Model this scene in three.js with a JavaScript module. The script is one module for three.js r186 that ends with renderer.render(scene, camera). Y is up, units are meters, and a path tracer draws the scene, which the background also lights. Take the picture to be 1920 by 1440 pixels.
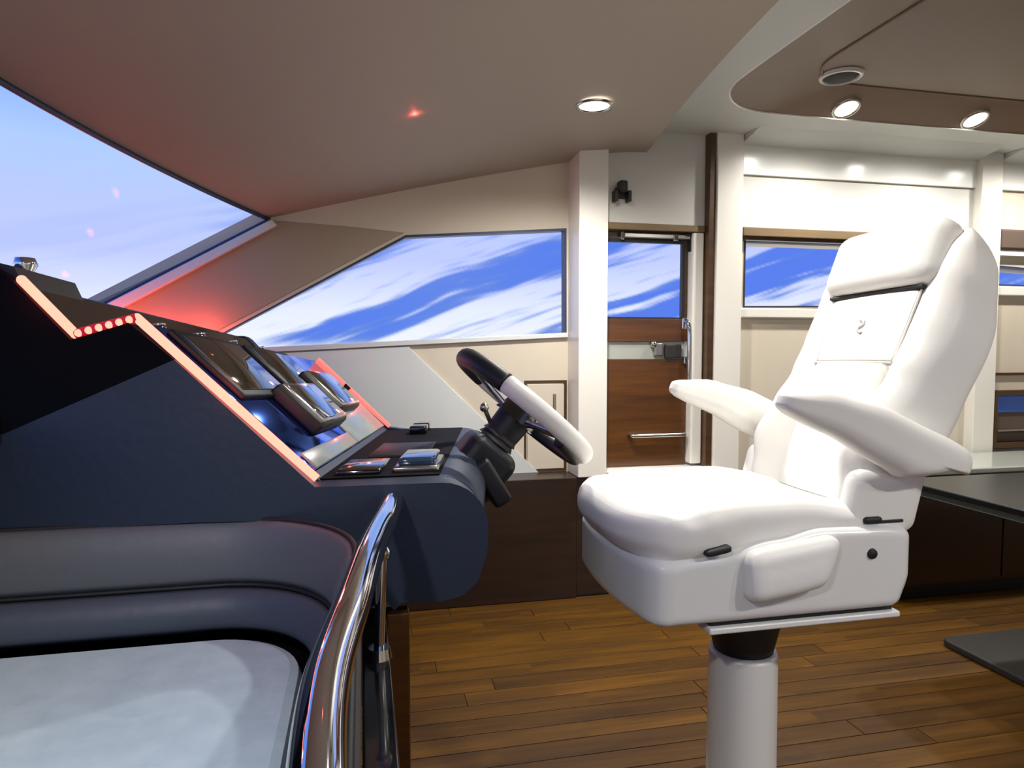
import * as THREE from 'three';
import { RoundedBoxGeometry } from 'three/addons/geometries/RoundedBoxGeometry.js';
import { mergeVertices, toCreasedNormals, mergeGeometries } from 'three/addons/utils/BufferGeometryUtils.js';
import { ImprovedNoise } from 'three/addons/math/ImprovedNoise.js';

// ---------------------------------------------------------------- camera, sky, exposure
// x runs aft, y up, z to port; the starboard wall stands at z = -3.2
const scene = new THREE.Scene();
const camera = new THREE.PerspectiveCamera(2 * Math.atan(720 / 1280) * 180 / Math.PI, 4 / 3, 0.02, 200);
camera.position.set(0, 1.25, 0);
camera.rotation.set(-3.13 * Math.PI / 180, -12.4 * Math.PI / 180, 0, 'YXZ');
const renderer = new THREE.WebGLRenderer({ antialias: true });
renderer.toneMapping = THREE.LinearToneMapping;
renderer.toneMappingExposure = 1.0;
renderer.shadowMap.enabled = true;

const noise = new ImprovedNoise();
const clamp = (v, a = 0, b = 1) => Math.min(b, Math.max(a, v));
const ss = (v, a, b) => { const t = clamp((v - a) / (b - a)); return t * t * (3 - 2 * t); };
const lerp = (a, b, t) => a + (b - a) * t;
let seed = 7;
const rnd = () => { seed = (seed * 1664525 + 1013904223) >>> 0; return seed / 4294967296; };
const table = (pts, v) => {
  if (v <= pts[0][0]) return pts[0][1];
  for (let i = 1; i < pts.length; i++) if (v <= pts[i][0]) {
    const t = (v - pts[i - 1][0]) / (pts[i][0] - pts[i - 1][0]), k = t * t * (3 - 2 * t);
    const a = pts[i - 1][1], b = pts[i][1];
    return Array.isArray(a) ? a.map((q, j) => lerp(q, b[j], t)) : lerp(a, b, k);
  }
  return pts[pts.length - 1][1];
};

function duskSky() {
  const W = 3072, H = 1536, data = new Uint8Array(W * H * 4);
  const base = [[-90, [232, 236, 248]], [0, [236, 240, 253]], [3, [224, 231, 255]], [7, [188, 200, 253]], [10, [182, 198, 254]], [14, [172, 200, 255]], [21, [112, 158, 255]], [40, [64, 110, 226]], [90, [44, 84, 190]]];
  const deep = [22, 70, 192];
  const streak = (az, el) => {                    // slanting wind-drawn cirrus gaps
    const q = el - 0.32 * az;
    const wx = noise.noise(az * 0.04, el * 0.1, 3.1) * 0.9 + noise.noise(az * 0.16, el * 0.4, 8.4) * 0.3;
    const band = 0.5 + 0.5 * Math.cos((q + wx - 1.7) * 2 * Math.PI / 6.3);
    const fine = noise.noise((az + q * 0.7) * 0.06, (q + wx) * 1.2, 1.7) * 0.6 + noise.noise((az + q) * 0.14, (q + wx * 1.6) * 3.1, 5.2) * 0.42 + noise.noise((az + q) * 0.4, q * 7, 9.2) * 0.2;
    const big = 0.75 + 0.9 * noise.noise(az * 0.035 + 4.2, el * 0.07, 0.4);
    const puff = noise.noise(az * 0.4, el * 1.3, 12.5) * 0.3;
    return clamp(ss(band + fine * 1.25 + puff * 0.4, 0.2, 1.05) * big) * ss(el, -0.5, 1.2) * (1 - ss(el, 8.5, 12.5) * 0.86) * lerp(0.06, 1, ss(az, -13, -4));
  };
  for (let j = 0; j < H; j++) {
    const el = (j + 0.5) / H * 180 - 90, c = table(base, el);
    for (let i = 0; i < W; i++) {
      const phi = ((i + 0.5) / W - 0.5) * 2 * Math.PI;
      const az = Math.atan2(Math.cos(phi), -Math.sin(phi)) * 180 / Math.PI;      // degrees from -z towards +x
      let d = 0;
      if (el > -1 && el < 60) {
        d = streak(az, el);
        if (Math.abs(az) > 150) { const other = streak(az > 0 ? az - 360 : az + 360, el); d = lerp(d, other, 0.5 * ss(Math.abs(az), 150, 180)); }
      }
      const k = (j * W + i) * 4;
      for (let n = 0; n < 3; n++) data[k + n] = clamp(lerp(c[n], deep[n], d * 0.95), 0, 255);
      data[k + 3] = 255;
    }
  }
  const t = new THREE.DataTexture(data, W, H);
  t.colorSpace = THREE.SRGBColorSpace; t.mapping = THREE.EquirectangularReflectionMapping;
  t.magFilter = THREE.LinearFilter; t.minFilter = THREE.LinearFilter; t.needsUpdate = true;
  return t;
}
scene.background = duskSky();
scene.backgroundIntensity = 1.1;
const LAMP = 1.75;                                   // one dimmer for all the ceiling downlights

// ---------------------------------------------------------------- textures and materials
function dataTex(n, fn, srgb = true) {
  const d = new Uint8Array(n * n * 4);
  for (let j = 0; j < n; j++) for (let i = 0; i < n; i++) { const c = fn(i / n, j / n); const k = (j * n + i) * 4; d[k] = c[0]; d[k + 1] = c[1]; d[k + 2] = c[2]; d[k + 3] = 255; }
  const t = new THREE.DataTexture(d, n, n); if (srgb) t.colorSpace = THREE.SRGBColorSpace;
  t.wrapS = t.wrapT = THREE.RepeatWrapping; t.magFilter = THREE.LinearFilter; t.minFilter = THREE.LinearMipmapLinearFilter; t.generateMipmaps = true; t.needsUpdate = true; return t;
}
// u runs along the grain
const wood = (dark, light, off) => dataTex(512, (u, v) => {
  const g = 0.5 + 0.5 * noise.noise(u * 2 + off, v * 26, off) + 0.3 * noise.noise(u * 6, v * 90, off + 4) + 0.35 * noise.noise(u * 1.2, v * 5, off + 9);
  const t = clamp(g * 0.75); return [0, 1, 2].map((k) => lerp(dark[k], light[k], t));
});
const mottle = (a, b, fx, fy, off) => dataTex(256, (u, v) => {
  const t = clamp(0.5 + 0.5 * noise.noise(u * fx, v * fy, off) + 0.25 * noise.noise(u * fx * 4, v * fy * 4, off + 2)); return [0, 1, 2].map((k) => lerp(a[k], b[k], t));
});
const grainBump = dataTex(256, (u, v) => { const h = clamp(0.5 + 0.35 * noise.noise(u * 64, v * 64, 1) + 0.25 * noise.noise(u * 120, v * 120, 5)) * 255; return [h, h, h]; }, false);
const S = (o) => new THREE.MeshStandardMaterial({ side: THREE.DoubleSide, ...o });
const P = (o) => new THREE.MeshPhysicalMaterial({ side: THREE.DoubleSide, ...o });
const M = {
  headliner: S({ color: '#aca192', roughness: 0.62, bumpMap: grainBump, bumpScale: 0.0004 }),
  ceilingWhite: S({ color: '#d2d7d4', roughness: 0.5 }),
  trayFace: S({ color: '#7c6450', roughness: 0.5 }),
  trayTop: S({ color: '#8d7f72', roughness: 0.6, bumpMap: grainBump, bumpScale: 0.0004 }),
  cream: S({ color: '#d3c8b4', roughness: 0.6, map: null, bumpMap: grainBump, bumpScale: 0.0004 }),
  upperWall: S({ color: '#d0cfc8', roughness: 0.45 }),
  gelcoat: P({ color: '#d6d9d6', roughness: 0.3, clearcoat: 0.5, clearcoatRoughness: 0.15 }),
  white: P({ color: '#ece8de', roughness: 0.35, clearcoat: 0.3, clearcoatRoughness: 0.2 }),
  valance: P({ color: '#f4f4ee', roughness: 0.3, clearcoat: 0.5, clearcoatRoughness: 0.15 }),
  taupePanel: S({ color: '#a3957f', roughness: 0.6, bumpMap: grainBump, bumpScale: 0.0004 }),
  plinth: P({ map: wood([30, 17, 10], [58, 36, 22], 3), roughness: 0.4, clearcoat: 0.3, clearcoatRoughness: 0.3 }),
  teak: P({ map: wood([66, 36, 4], [114, 66, 10], 11), roughness: 0.35, clearcoat: 0.4, clearcoatRoughness: 0.2 }),
  teakDark: P({ map: wood([58, 36, 11], [94, 60, 20], 21), roughness: 0.4, clearcoat: 0.3, clearcoatRoughness: 0.25 }),
  darkWood: P({ map: wood([22, 10, 8], [50, 22, 16], 31), roughness: 0.3, clearcoat: 0.5, clearcoatRoughness: 0.2 }),
  pelmet: S({ map: wood([112, 92, 64], [140, 118, 86], 41), roughness: 0.5 }),
  subfloor: S({ color: '#3c2608', roughness: 0.8 }),
  rubber: S({ color: '#22262c', roughness: 0.6 }),
  gasket: S({ color: '#2b3a5e', roughness: 0.45 }),
  navy: S({ color: '#16243a', roughness: 0.5, bumpMap: grainBump, bumpScale: 0.0006 }),
  navyTrim: P({ color: '#020308', roughness: 0.8, specularIntensity: 0.25 }),  // black of the trims; on the upper console cheek it paints shade
  brow: S({ color: '#17141a', roughness: 0.55, bumpMap: grainBump, bumpScale: 0.0006 }),
  panelGloss: S({ color: '#aab3c2', metalness: 1, roughness: 0.03 }),
  wallReflectGrey: P({ color: '#8d9693', roughness: 0.3, clearcoat: 0.4, clearcoatRoughness: 0.1 }),  // pale grey paints the wall mirrored in the lower dash
  smoked: P({ color: '#2a435e', roughness: 0.12, clearcoat: 1, clearcoatRoughness: 0.05 }),
  skyTintGloss: S({ color: '#3f68d6', metalness: 1, roughness: 0.06 }),  // blue tint paints the sky mirrored in the dash
  screenGlass: S({ color: '#8b8782', metalness: 1, roughness: 0.04 }),
  blackGloss: P({ color: '#0b0c10', roughness: 0.15, clearcoat: 1, clearcoatRoughness: 0.05 }),
  blackSoft: S({ color: '#0c0e14', roughness: 0.5 }),
  charcoal: S({ color: '#2b2925', roughness: 0.5 }),
  chrome: S({ color: '#d8dade', metalness: 1, roughness: 0.05 }),
  steel: S({ color: '#b9b6ae', metalness: 1, roughness: 0.22 }),
  leather: P({ color: '#f0eee7', roughness: 0.42, bumpMap: grainBump, bumpScale: 0.0003, sheen: 0.15, sheenRoughness: 0.5 }),
  chairShell: P({ color: '#eeeeea', roughness: 0.32, clearcoat: 0.4, clearcoatRoughness: 0.15 }),
  chairSeam: S({ color: '#dad7cf', roughness: 0.6 }),
  slit: S({ color: '#1c1c1c', roughness: 0.6 }),
  emblem: S({ color: '#c3c1b8', roughness: 0.4 }),
  sofaPad: S({ color: '#5b5d64', roughness: 0.5, bumpMap: grainBump, bumpScale: 0.0006 }),
  sofaLower: S({ color: '#424a5a', roughness: 0.5, bumpMap: grainBump, bumpScale: 0.0006 }),
  sofaSeat: S({ map: mottle([164, 184, 200], [182, 200, 213], 24, 24, 6), roughness: 0.8, bumpMap: grainBump, bumpScale: 0.0008 }),
  piping: S({ color: '#14161c', roughness: 0.6 }),
  glass: P({ color: '#ffffff', transmission: 1, thickness: 0, roughness: 0, ior: 1.06, specularIntensity: 0.1 }),
  tableGlass: P({ color: '#141716', roughness: 0.3, specularIntensity: 0.6 }),
  tableEdge: S({ color: '#5f6d66', roughness: 0.3 }),
  counter: P({ color: '#a9ada4', roughness: 0.25, clearcoat: 0.5, clearcoatRoughness: 0.1 }),
  bluePanel: P({ color: '#1c5fc4', roughness: 0.15, clearcoat: 0.8, clearcoatRoughness: 0.05 }),
  blind: S({ color: '#5b4b40', roughness: 0.8 }),
  lens: S({ color: '#ffffff', emissive: new THREE.Color(1, 0.96, 0.88), emissiveIntensity: 3.2 }),
  redStrip: S({ color: '#802018', emissive: new THREE.Color(1, 0.2, 0.14), emissiveIntensity: 3.4 }),
  redFar: S({ color: '#c05048', emissive: new THREE.Color(1, 0.2, 0.17), emissiveIntensity: 1.0 }),
  redDim: S({ color: '#30060a', emissive: new THREE.Color(0.45, 0.01, 0.03), emissiveIntensity: 1.0 }),
  speaker: S({ color: '#15140f', roughness: 0.7 }),
};

// ---------------------------------------------------------------- helpers
const taken = {};
const numbered = (n) => { taken[n] = (taken[n] ?? -1) + 1; return taken[n] ? n + '_' + String(taken[n]).padStart(3, '0') : n; };
function uvBox(g) {                                  // uv in metres by the face's main direction
  g = g.index ? g.toNonIndexed() : g;
  if (!g.attributes.normal) g.computeVertexNormals();
  const p = g.attributes.position, n = g.attributes.normal, uv = new Float32Array(p.count * 2);
  for (let i = 0; i < p.count; i += 3) {
    let ax = 0, ay = 0, az = 0;
    for (let k = 0; k < 3; k++) { ax += Math.abs(n.getX(i + k)); ay += Math.abs(n.getY(i + k)); az += Math.abs(n.getZ(i + k)); }
    for (let k = 0; k < 3; k++) {
      const x = p.getX(i + k), y = p.getY(i + k), z = p.getZ(i + k);
      const q = ay >= ax && ay >= az ? [x, z] : az >= ax ? [x, y] : [z, y];
      uv[(i + k) * 2] = q[0]; uv[(i + k) * 2 + 1] = q[1];
    }
  }
  g.setAttribute('uv', new THREE.BufferAttribute(uv, 2)); return g;
}
function base(name, [x, y, z] = [0, 0, 0]) { const o = new THREE.Group(); o.name = numbered(name); o.position.set(x, y, z); scene.add(o); return o; }
function thing(name, label, category, pos, group) { const o = base(name, pos); o.userData = { label, category }; if (group) o.userData.group = group; return o; }
function struct(name, label, pos) { const o = base(name, pos); o.userData = { kind: 'structure', label, category: name.replace(/_.*/, '') }; return o; }
// geometry is given in room coordinates; it is moved into the frame of its thing
function part(name, g, m, parent, label) {
  if (Array.isArray(g)) g = mergeGeometries(g.map((q) => { q = q.index ? q.toNonIndexed() : q; for (const k of Object.keys(q.attributes)) if (k !== 'position' && k !== 'normal') q.deleteAttribute(k); return q; }));
  g = uvBox(g);
  const w = new THREE.Vector3(); for (let o = parent; o && o !== scene; o = o.parent) w.add(o.position);
  g.translate(-w.x, -w.y, -w.z);
  const o = new THREE.Mesh(g, m); o.name = name; o.castShadow = o.receiveShadow = true; parent.add(o);
  if (label) o.userData.label = label;
  return o;
}
const box = (x0, x1, y0, y1, z0, z1, r = 0.003) => {
  const w = x1 - x0, h = y1 - y0, d = z1 - z0, g = r ? new RoundedBoxGeometry(w, h, d, 2, Math.min(r, w / 2.05, h / 2.05, d / 2.05)) : new THREE.BoxGeometry(w, h, d);
  return g.translate((x0 + x1) / 2, (y0 + y1) / 2, (z0 + z1) / 2);
};
const shapeOf = (pts, holes = []) => { const s = new THREE.Shape(pts.map((p) => new THREE.Vector2(...p))); for (const h of holes) s.holes.push(new THREE.Path(h.map((p) => new THREE.Vector2(...p)))); return s; };
// outline in x and y, drawn out along z from z0 to z1
const slab = (pts, z0, z1, holes = [], bevel = 0) => {
  const g = new THREE.ExtrudeGeometry(shapeOf(pts, holes), { depth: z1 - z0 - 2 * bevel, bevelEnabled: bevel > 0, bevelSize: bevel, bevelThickness: bevel, bevelOffset: -bevel, bevelSegments: 2, curveSegments: 12 });
  return g.translate(0, 0, z0 + bevel);
};
// outline in x and z, drawn out along y
const plate = (pts, y0, y1, holes = [], bevel = 0) => {
  const flip = (q) => q.map(([x, z]) => [x, -z]);
  const g = new THREE.ExtrudeGeometry(shapeOf(flip(pts), holes.map(flip)), { depth: y1 - y0 - 2 * bevel, bevelEnabled: bevel > 0, bevelSize: bevel, bevelThickness: bevel, bevelOffset: -bevel, bevelSegments: 2 });
  return g.rotateX(-Math.PI / 2).translate(0, y0 + bevel, 0);
};
const V = (x, y, z) => new THREE.Vector3(x, y, z);
const tube = (pts, r, n = 40, rad = 10, closed = false, tension = 0.5) => new THREE.TubeGeometry(new THREE.CatmullRomCurve3(pts.map((p) => V(...p)), closed, 'catmullrom', tension), n, r, rad, closed);
function rod(a, b, r0, r1 = r0, seg = 24) {
  const A = V(...a), B = V(...b), d = B.clone().sub(A), g = new THREE.CylinderGeometry(r1, r0, d.length(), seg);
  g.applyQuaternion(new THREE.Quaternion().setFromUnitVectors(V(0, 1, 0), d.clone().normalize())); const c = A.add(B).multiplyScalar(0.5); return g.translate(c.x, c.y, c.z);
}
const lathe = (pts, [x, y, z], seg = 40) => new THREE.LatheGeometry(pts.map((p) => new THREE.Vector2(...p)), seg).translate(x, y, z);
function ringLoft(rings, caps = true, closed = true) {
  const n = rings[0].length, pos = [], idx = [];
  for (const r of rings) for (const p of r) pos.push(...p);
  const m = closed ? n : n - 1;
  for (let i = 0; i < rings.length - 1; i++) for (let j = 0; j < m; j++) { const a = i * n + j, b = i * n + (j + 1) % n, c = a + n, d = b + n; idx.push(a, c, b, b, c, d); }
  if (caps) for (const [i, f] of [[0, 1], [rings.length - 1, -1]]) {
    const c = pos.length / 3, mid = [0, 0, 0]; for (const p of rings[i]) for (let k = 0; k < 3; k++) mid[k] += p[k] / n; pos.push(...mid);
    for (let j = 0; j < n; j++) { const a = i * n + j, b = i * n + (j + 1) % n; f > 0 ? idx.push(c, a, b) : idx.push(c, b, a); }
  }
  const g = new THREE.BufferGeometry(); g.setAttribute('position', new THREE.Float32BufferAttribute(pos, 3)); g.setIndex(idx); g.computeVertexNormals(); return g;
}
// rounded block, evenly subdivided, optionally bent by a map (x, y, z) => [x, y, z] from its own centred frame
function soft(w, h, d, r, map, n = 18) {
  let g = new THREE.BoxGeometry(w, h, d, n, n, n); g.deleteAttribute('uv'); g.deleteAttribute('normal'); g = mergeVertices(g, 1e-5);
  const p = g.attributes.position, v = V(0, 0, 0), c = V(0, 0, 0), H = [w / 2 - r, h / 2 - r, d / 2 - r];
  for (let i = 0; i < p.count; i++) {
    v.fromBufferAttribute(p, i); c.set(clamp(v.x, -H[0], H[0]), clamp(v.y, -H[1], H[1]), clamp(v.z, -H[2], H[2])); v.sub(c);
    if (v.lengthSq() > 0) v.setLength(r);
    v.add(c); const q = map ? map(v.x, v.y, v.z) : [v.x, v.y, v.z]; p.setXYZ(i, ...q);
  }
  g.computeVertexNormals(); return g;
}
function mapped(g, fn) { g = g.index ? g : mergeVertices(g); const p = g.attributes.position; for (let i = 0; i < p.count; i++) p.setXYZ(i, ...fn(p.getX(i), p.getY(i), p.getZ(i))); g.deleteAttribute('normal'); return toCreasedNormals(g.index ? g.toNonIndexed() : g, 0.6); }

// ---------------------------------------------------------------- the setting: floor
const floor = struct('floor', 'dark warm timber cabin floor laid in narrow planks');
part('subfloor', box(-2.3, 5.1, -0.06, -0.004, -3.5, 1.3, 0), M.subfloor, floor);
{
  const L = 1.38, g0 = uvBox(new RoundedBoxGeometry(L - 0.003, 0.02, 0.087, 1, 0.0015));
  const mats = [0, 1, 2, 3].map((k) => { const o = [0, 10, -8, 4][k]; return P({ map: wood([58 + o * 0.6, 35 + o * 0.4, 1], [112 + o * 0.6, 72 + o * 0.5, 3], 50 + k * 7), roughness: 0.5, specularIntensity: 0.6 }); });
  const geos = [0, 1, 2].map((k) => { const g = g0.clone(), uv = g.attributes.uv; for (let i = 0; i < uv.count; i++) uv.setXY(i, uv.getX(i) + k * 0.37, uv.getY(i) + k * 0.29); return g; });
  for (let r = 0; r < 47; r++) {
    const z = -3.15 + r * 0.09, off = -1.3 + rnd() * 1.3;
    for (let x = off; x < 5; x += L) {
      const m = new THREE.Mesh(geos[Math.floor(rnd() * 3)], mats[Math.floor(rnd() * 4)]); m.name = 'plank'; m.position.set(x + L / 2, -0.0105, z); m.castShadow = m.receiveShadow = true; floor.add(m);
    }
  }
}

// ---------------------------------------------------------------- starboard wall
const ZW = -3.193, ZF = -3.373, ZB = -3.253, ZO = -3.46;   // pillar face, forward bay, aft bays, outside
const wallS = struct('wall_starboard', 'cream lined starboard cabin wall with window openings');
const fwHole = [[-0.8, 1.215], [1.028, 1.31], [1.025, 1.852], [0.213, 1.789]];
part('forward_panel', slab([[-2.25, 0.3], [1.12, 0.3], [1.12, 2.5], [0.6, 2.5], [-0.412, 1.90], [-1.75, 1.14], [-2.25, 1.14]], ZO, ZF, [fwHole]), M.cream, wallS);
part('daylit_panel', slab([[-0.8, 0.6], [0.88, 0.605], [0.221, 1.252], [-0.75, 1.20]], ZF + 0.001, ZF + 0.012, [], 0.003), M.gelcoat, wallS, 'added pale panel painting the daylit part of the wall');  // added panel: its pale colour and slant paint a light edge
part('pillar_panel', slab([[-1.72, 1.15], [-0.84, 1.213], [0.205, 1.80], [-0.06, 1.82], [-0.40, 1.835]], ZF + 0.001, ZF + 0.01, [], 0.003), M.taupePanel, wallS, 'taupe panel between the windshield and side window');
part('plinth_panel', slab([[-0.2, 0], [1.03, 0], [1.03, 0.605], [-0.2, 0.605]], ZO, ZW, [], 0.003), M.plinth, wallS, 'dark brown lower panel');
part('plinth_panel', slab([[1.035, 0], [5.0, 0], [5.0, 0.60], [1.035, 0.60]], ZO, ZW - 0.02, [], 0.003), M.plinth, wallS, 'dark brown lower panel');
part('door_header', slab([[1.1, 1.87], [1.80, 1.87], [1.80, 2.5], [1.1, 2.5]], ZO, ZB), M.upperWall, wallS, 'pale panel above the door');
const w2 = [[1.955, 1.455], [3.30, 1.475], [3.30, 1.806], [1.955, 1.806]];
part('aft_panel', slab([[1.80, 0.3], [3.44, 0.3], [3.44, 2.5], [1.80, 2.5]], ZO, ZB, [w2]), M.cream, wallS);
part('upper_panel', slab([[1.90, 1.865], [3.37, 1.865], [3.37, 2.13], [1.90, 2.13]], ZB + 0.001, ZB + 0.012, [], 0.003), M.upperWall, wallS);
const w3 = [[3.56, 1.60], [4.7, 1.60], [4.7, 1.50 + 0.16], [3.56, 1.715]];
part('saloon_panel', slab([[3.44, 0.3], [5.05, 0.3], [5.05, 2.5], [3.44, 2.5]], ZO, ZB, [[[3.56, 1.60], [4.7, 1.60], [4.7, 1.66], [3.56, 1.715]]]), M.cream, wallS);
part('wall_moulding', box(3.53, 5.0, 1.085, 1.10, ZB, ZB + 0.015), M.teakDark, wallS);
part('window_ledge', box(1.91, 3.36, 1.40, 1.452, ZB, ZB + 0.03, 0.008), M.white, wallS);
part('window_ledge', box(3.53, 5.0, 1.54, 1.595, ZB, ZB + 0.03, 0.008), M.white, wallS);
// locker door let into the wall behind the wheel
const lock = struct('door_2', 'small cream locker door with brown edge behind the steering wheel', [0.94, 0.62, ZF]);
part('surround', slab([[0.805, 0.61], [1.03, 0.61], [1.03, 1.078], [0.805, 1.078]], ZF, ZF + 0.006, [[[0.815, 0.62], [1.016, 0.62], [1.016, 1.064], [0.815, 1.064]]]), M.teakDark, lock);
part('leaf', box(0.82, 1.012, 0.622, 1.06, ZF, ZF + 0.006, 0.002), M.cream, lock);
part('pull', box(0.955, 0.972, 0.88, 1.01, ZF + 0.004, ZF + 0.012, 0.004), M.steel, lock);

// pillars
function pillar(n, x0, x1, yTop, label, z1 = ZW) {
  const o = struct('trim_' + n, label, [(x0 + x1) / 2, 0.6, z1]);
  part('pillar', box(x0, x1, 0.602, yTop, ZO + 0.02, z1, 0.006), M.white, o); return o;
}
pillar(1, 1.036, 1.185, 2.25, 'white wall pillar between the forward window and the door');
const p2 = pillar(2, 1.764, 1.912, 2.36, 'white wall pillar aft of the wooden door');
part('wood_edge', box(1.728, 1.762, 0.602, 2.35, ZO + 0.02, ZW - 0.012, 0.003), M.teakDark, p2, 'brown timber edge');
pillar(3, 3.372, 3.516, 2.36, 'white wall pillar behind the helm chair');
const val = struct('trim_4', 'glossy white valance board under the ceiling', [2.6, 2.13, ZB]);
part('board', box(1.905, 3.375, 2.137, 2.30, ZB, ZB + 0.022, 0.004), M.valance, val);
part('board', box(3.515, 5.0, 2.137, 2.30, ZB, ZB + 0.022, 0.004), M.valance, val);
const corn = struct('trim_5', 'pale grey sloping cornice between wall and ceiling', [2.6, 2.28, ZB]);
for (const [a, b] of [[1.914, 3.37], [3.518, 5.0]]) part('cornice', ringLoft([a, b].map((x) => [[x, 2.285, ZB + 0.0], [x, 2.285, ZB + 0.03], [x, 2.326, ZB + 0.2], [x, 2.34, ZB + 0.2], [x, 2.34, ZB]])), M.ceilingWhite, corn);

// windows
function windowOf(n, label, pts, z, frame, m = M.gasket) {
  const c = pts.reduce((s, p) => [s[0] + p[0] / pts.length, Math.min(s[1], p[1])], [0, 9]);
  const o = struct('window_' + n, label, [c[0], c[1], z]);
  const cx = c[0], cy = pts.reduce((s, p) => s + p[1] / pts.length, 0);
  const inner = pts.map(([x, y]) => { const l = Math.hypot(x - cx, y - cy); return [x, y, l]; });
  // inset outline: every edge moved inwards
  const ins = inner.map((p, i) => {
    const q = inner[(i + inner.length - 1) % inner.length], r = inner[(i + 1) % inner.length];
    const e1 = new THREE.Vector2(p[0] - q[0], p[1] - q[1]).normalize(), e2 = new THREE.Vector2(r[0] - p[0], r[1] - p[1]).normalize();
    const n1 = new THREE.Vector2(-e1.y, e1.x), n2 = new THREE.Vector2(-e2.y, e2.x), b = n1.add(n2); const k = frame / Math.max(0.25, 0.5 * b.lengthSq());
    return [p[0] + b.x * k, p[1] + b.y * k];
  });
  part('frame', slab(pts, z - 0.05, z + 0.004, [ins]), m, o);
  part('pane', slab(ins, z - 0.03, z - 0.026), M.glass, o);
  return o;
}
const win1 = windowOf(1, 'wedge shaped side window forward of the white pillar', fwHole, ZF, 0.012);
part('sill', slab([[-0.80, 1.205], [1.032, 1.298], [1.032, 1.322], [-0.76, 1.232]], ZF + 0.005, ZF + 0.02, [], 0.003), M.gelcoat, win1, 'white sill strip');
windowOf(2, 'long side window behind the helm chair', w2, ZB, 0.008, M.rubber);
windowOf(3, 'narrow aft side window at the right edge', [[3.56, 1.60], [4.7, 1.60], [4.7, 1.66], [3.56, 1.715]], ZB, 0.008);
const pel = thing('window_blind', 'tan timber blind box above the long side window', 'blind', [2.63, 1.81, ZB]);
part('box', box(1.916, 3.368, 1.818, 1.863, ZB, ZB + 0.06, 0.004), M.pelmet, pel);
part('rail', box(1.916, 3.368, 1.80, 1.818, ZB + 0.002, ZB + 0.045, 0.003), M.teakDark, pel);
const bl = thing('window_blind', 'dark brown rolled blind at the right edge above the narrow window', 'blind', [4.2, 1.77, ZB]);
part('roll', box(3.53, 4.95, 1.80, 1.915, ZB, ZB + 0.05, 0.015), M.blind, bl);
part('rail', box(3.53, 4.95, 1.765, 1.80, ZB + 0.002, ZB + 0.035, 0.004), M.white, bl);

// the door to the side deck
const door = struct('door_1', 'varnished timber side door with a window and chrome fittings', [1.45, 0.62, ZB]);
const zd = ZB - 0.045;
part('header_rail', box(1.188, 1.726, 1.835, 1.868, ZB - 0.08, ZB + 0.012, 0.003), M.pelmet, door);
part('upper_leaf', slab([[1.19, 1.38], [1.66, 1.38], [1.66, 1.835], [1.19, 1.835]], zd - 0.03, zd, [[[1.20, 1.40], [1.632, 1.40], [1.632, 1.785], [1.20, 1.785]]]), M.teakDark, door);
part('window_frame', slab([[1.19, 1.392], [1.642, 1.392], [1.642, 1.797], [1.19, 1.797]], zd - 0.02, zd + 0.008, [[[1.205, 1.402], [1.626, 1.402], [1.626, 1.78], [1.205, 1.78]]], 0.002), M.rubber, door);
part('pane', box(1.196, 1.634, 1.395, 1.79, zd - 0.018, zd - 0.014, 0), M.glass, door);
part('middle_rail', box(1.19, 1.66, 1.277, 1.393, zd - 0.03, zd + 0.009, 0.002), M.teak, door);
part('lower_leaf', box(1.19, 1.66, 0.628, 1.185, zd - 0.03, zd, 0.002), M.teak, door);
part('lock_rail', box(1.19, 1.655, 1.185, 1.277, zd - 0.03, zd - 0.006, 0.002), M.counter, door, 'pale lock rail');
const lockBox = part('lock_box', box(1.535, 1.625, 1.19, 1.262, zd - 0.01, zd + 0.018, 0.006), M.charcoal, door, 'black lock box');
part('latch', box(1.475, 1.525, 1.20, 1.27, zd - 0.01, zd + 0.014, 0.008), M.steel, door);
part('latch_knob', lathe([[0, 0], [0.016, 0], [0.018, 0.01], [0.012, 0.022], [0, 0.024]], [0, 0, 0], 20).rotateX(Math.PI / 2).translate(1.47, 1.262, zd + 0.004), M.chrome, door);
part('pull_bar', tube([[1.345, 0.793, zd + 0.002], [1.35, 0.793, zd + 0.03], [1.37, 0.793, zd + 0.038], [1.50, 0.793, zd + 0.038], [1.62, 0.793, zd + 0.038], [1.64, 0.793, zd + 0.03], [1.645, 0.793, zd + 0.002]], 0.0115, 48, 10), M.steel, door, 'brushed metal pull bar');
part('overhead_track', box(1.30, 1.66, 1.80, 1.825, zd, zd + 0.03, 0.005), M.steel, door);
part('track_roller', [box(1.28, 1.30, 1.79, 1.83, zd, zd + 0.03, 0.004), box(1.565, 1.59, 1.79, 1.825, zd + 0.02, zd + 0.036, 0.004)], M.chrome, door);
part('corner_hinge', [box(1.66, 1.69, 1.74, 1.83, zd, zd + 0.03, 0.004), box(1.63, 1.69, 1.815, 1.832, zd, zd + 0.034, 0.004)], M.rubber, door);
part('jamb', box(1.664, 1.726, 0.64, 1.834, ZB - 0.08, ZB + 0.006, 0.008), M.white, door, 'white door jamb');
part('handle', [tube([[1.648, 1.02, zd + 0.004], [1.648, 1.04, zd + 0.04], [1.648, 1.10, zd + 0.05], [1.648, 1.30, zd + 0.05], [1.648, 1.37, zd + 0.04], [1.648, 1.39, zd + 0.004]], 0.011, 40, 10), box(1.628, 1.666, 1.34, 1.40, zd - 0.002, zd + 0.014, 0.006), box(1.628, 1.666, 1.0, 1.07, zd - 0.002, zd + 0.014, 0.006), box(1.632, 1.664, 1.16, 1.20, zd - 0.002, zd + 0.03, 0.006)], M.chrome, door, 'tall chrome door handle');
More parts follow.
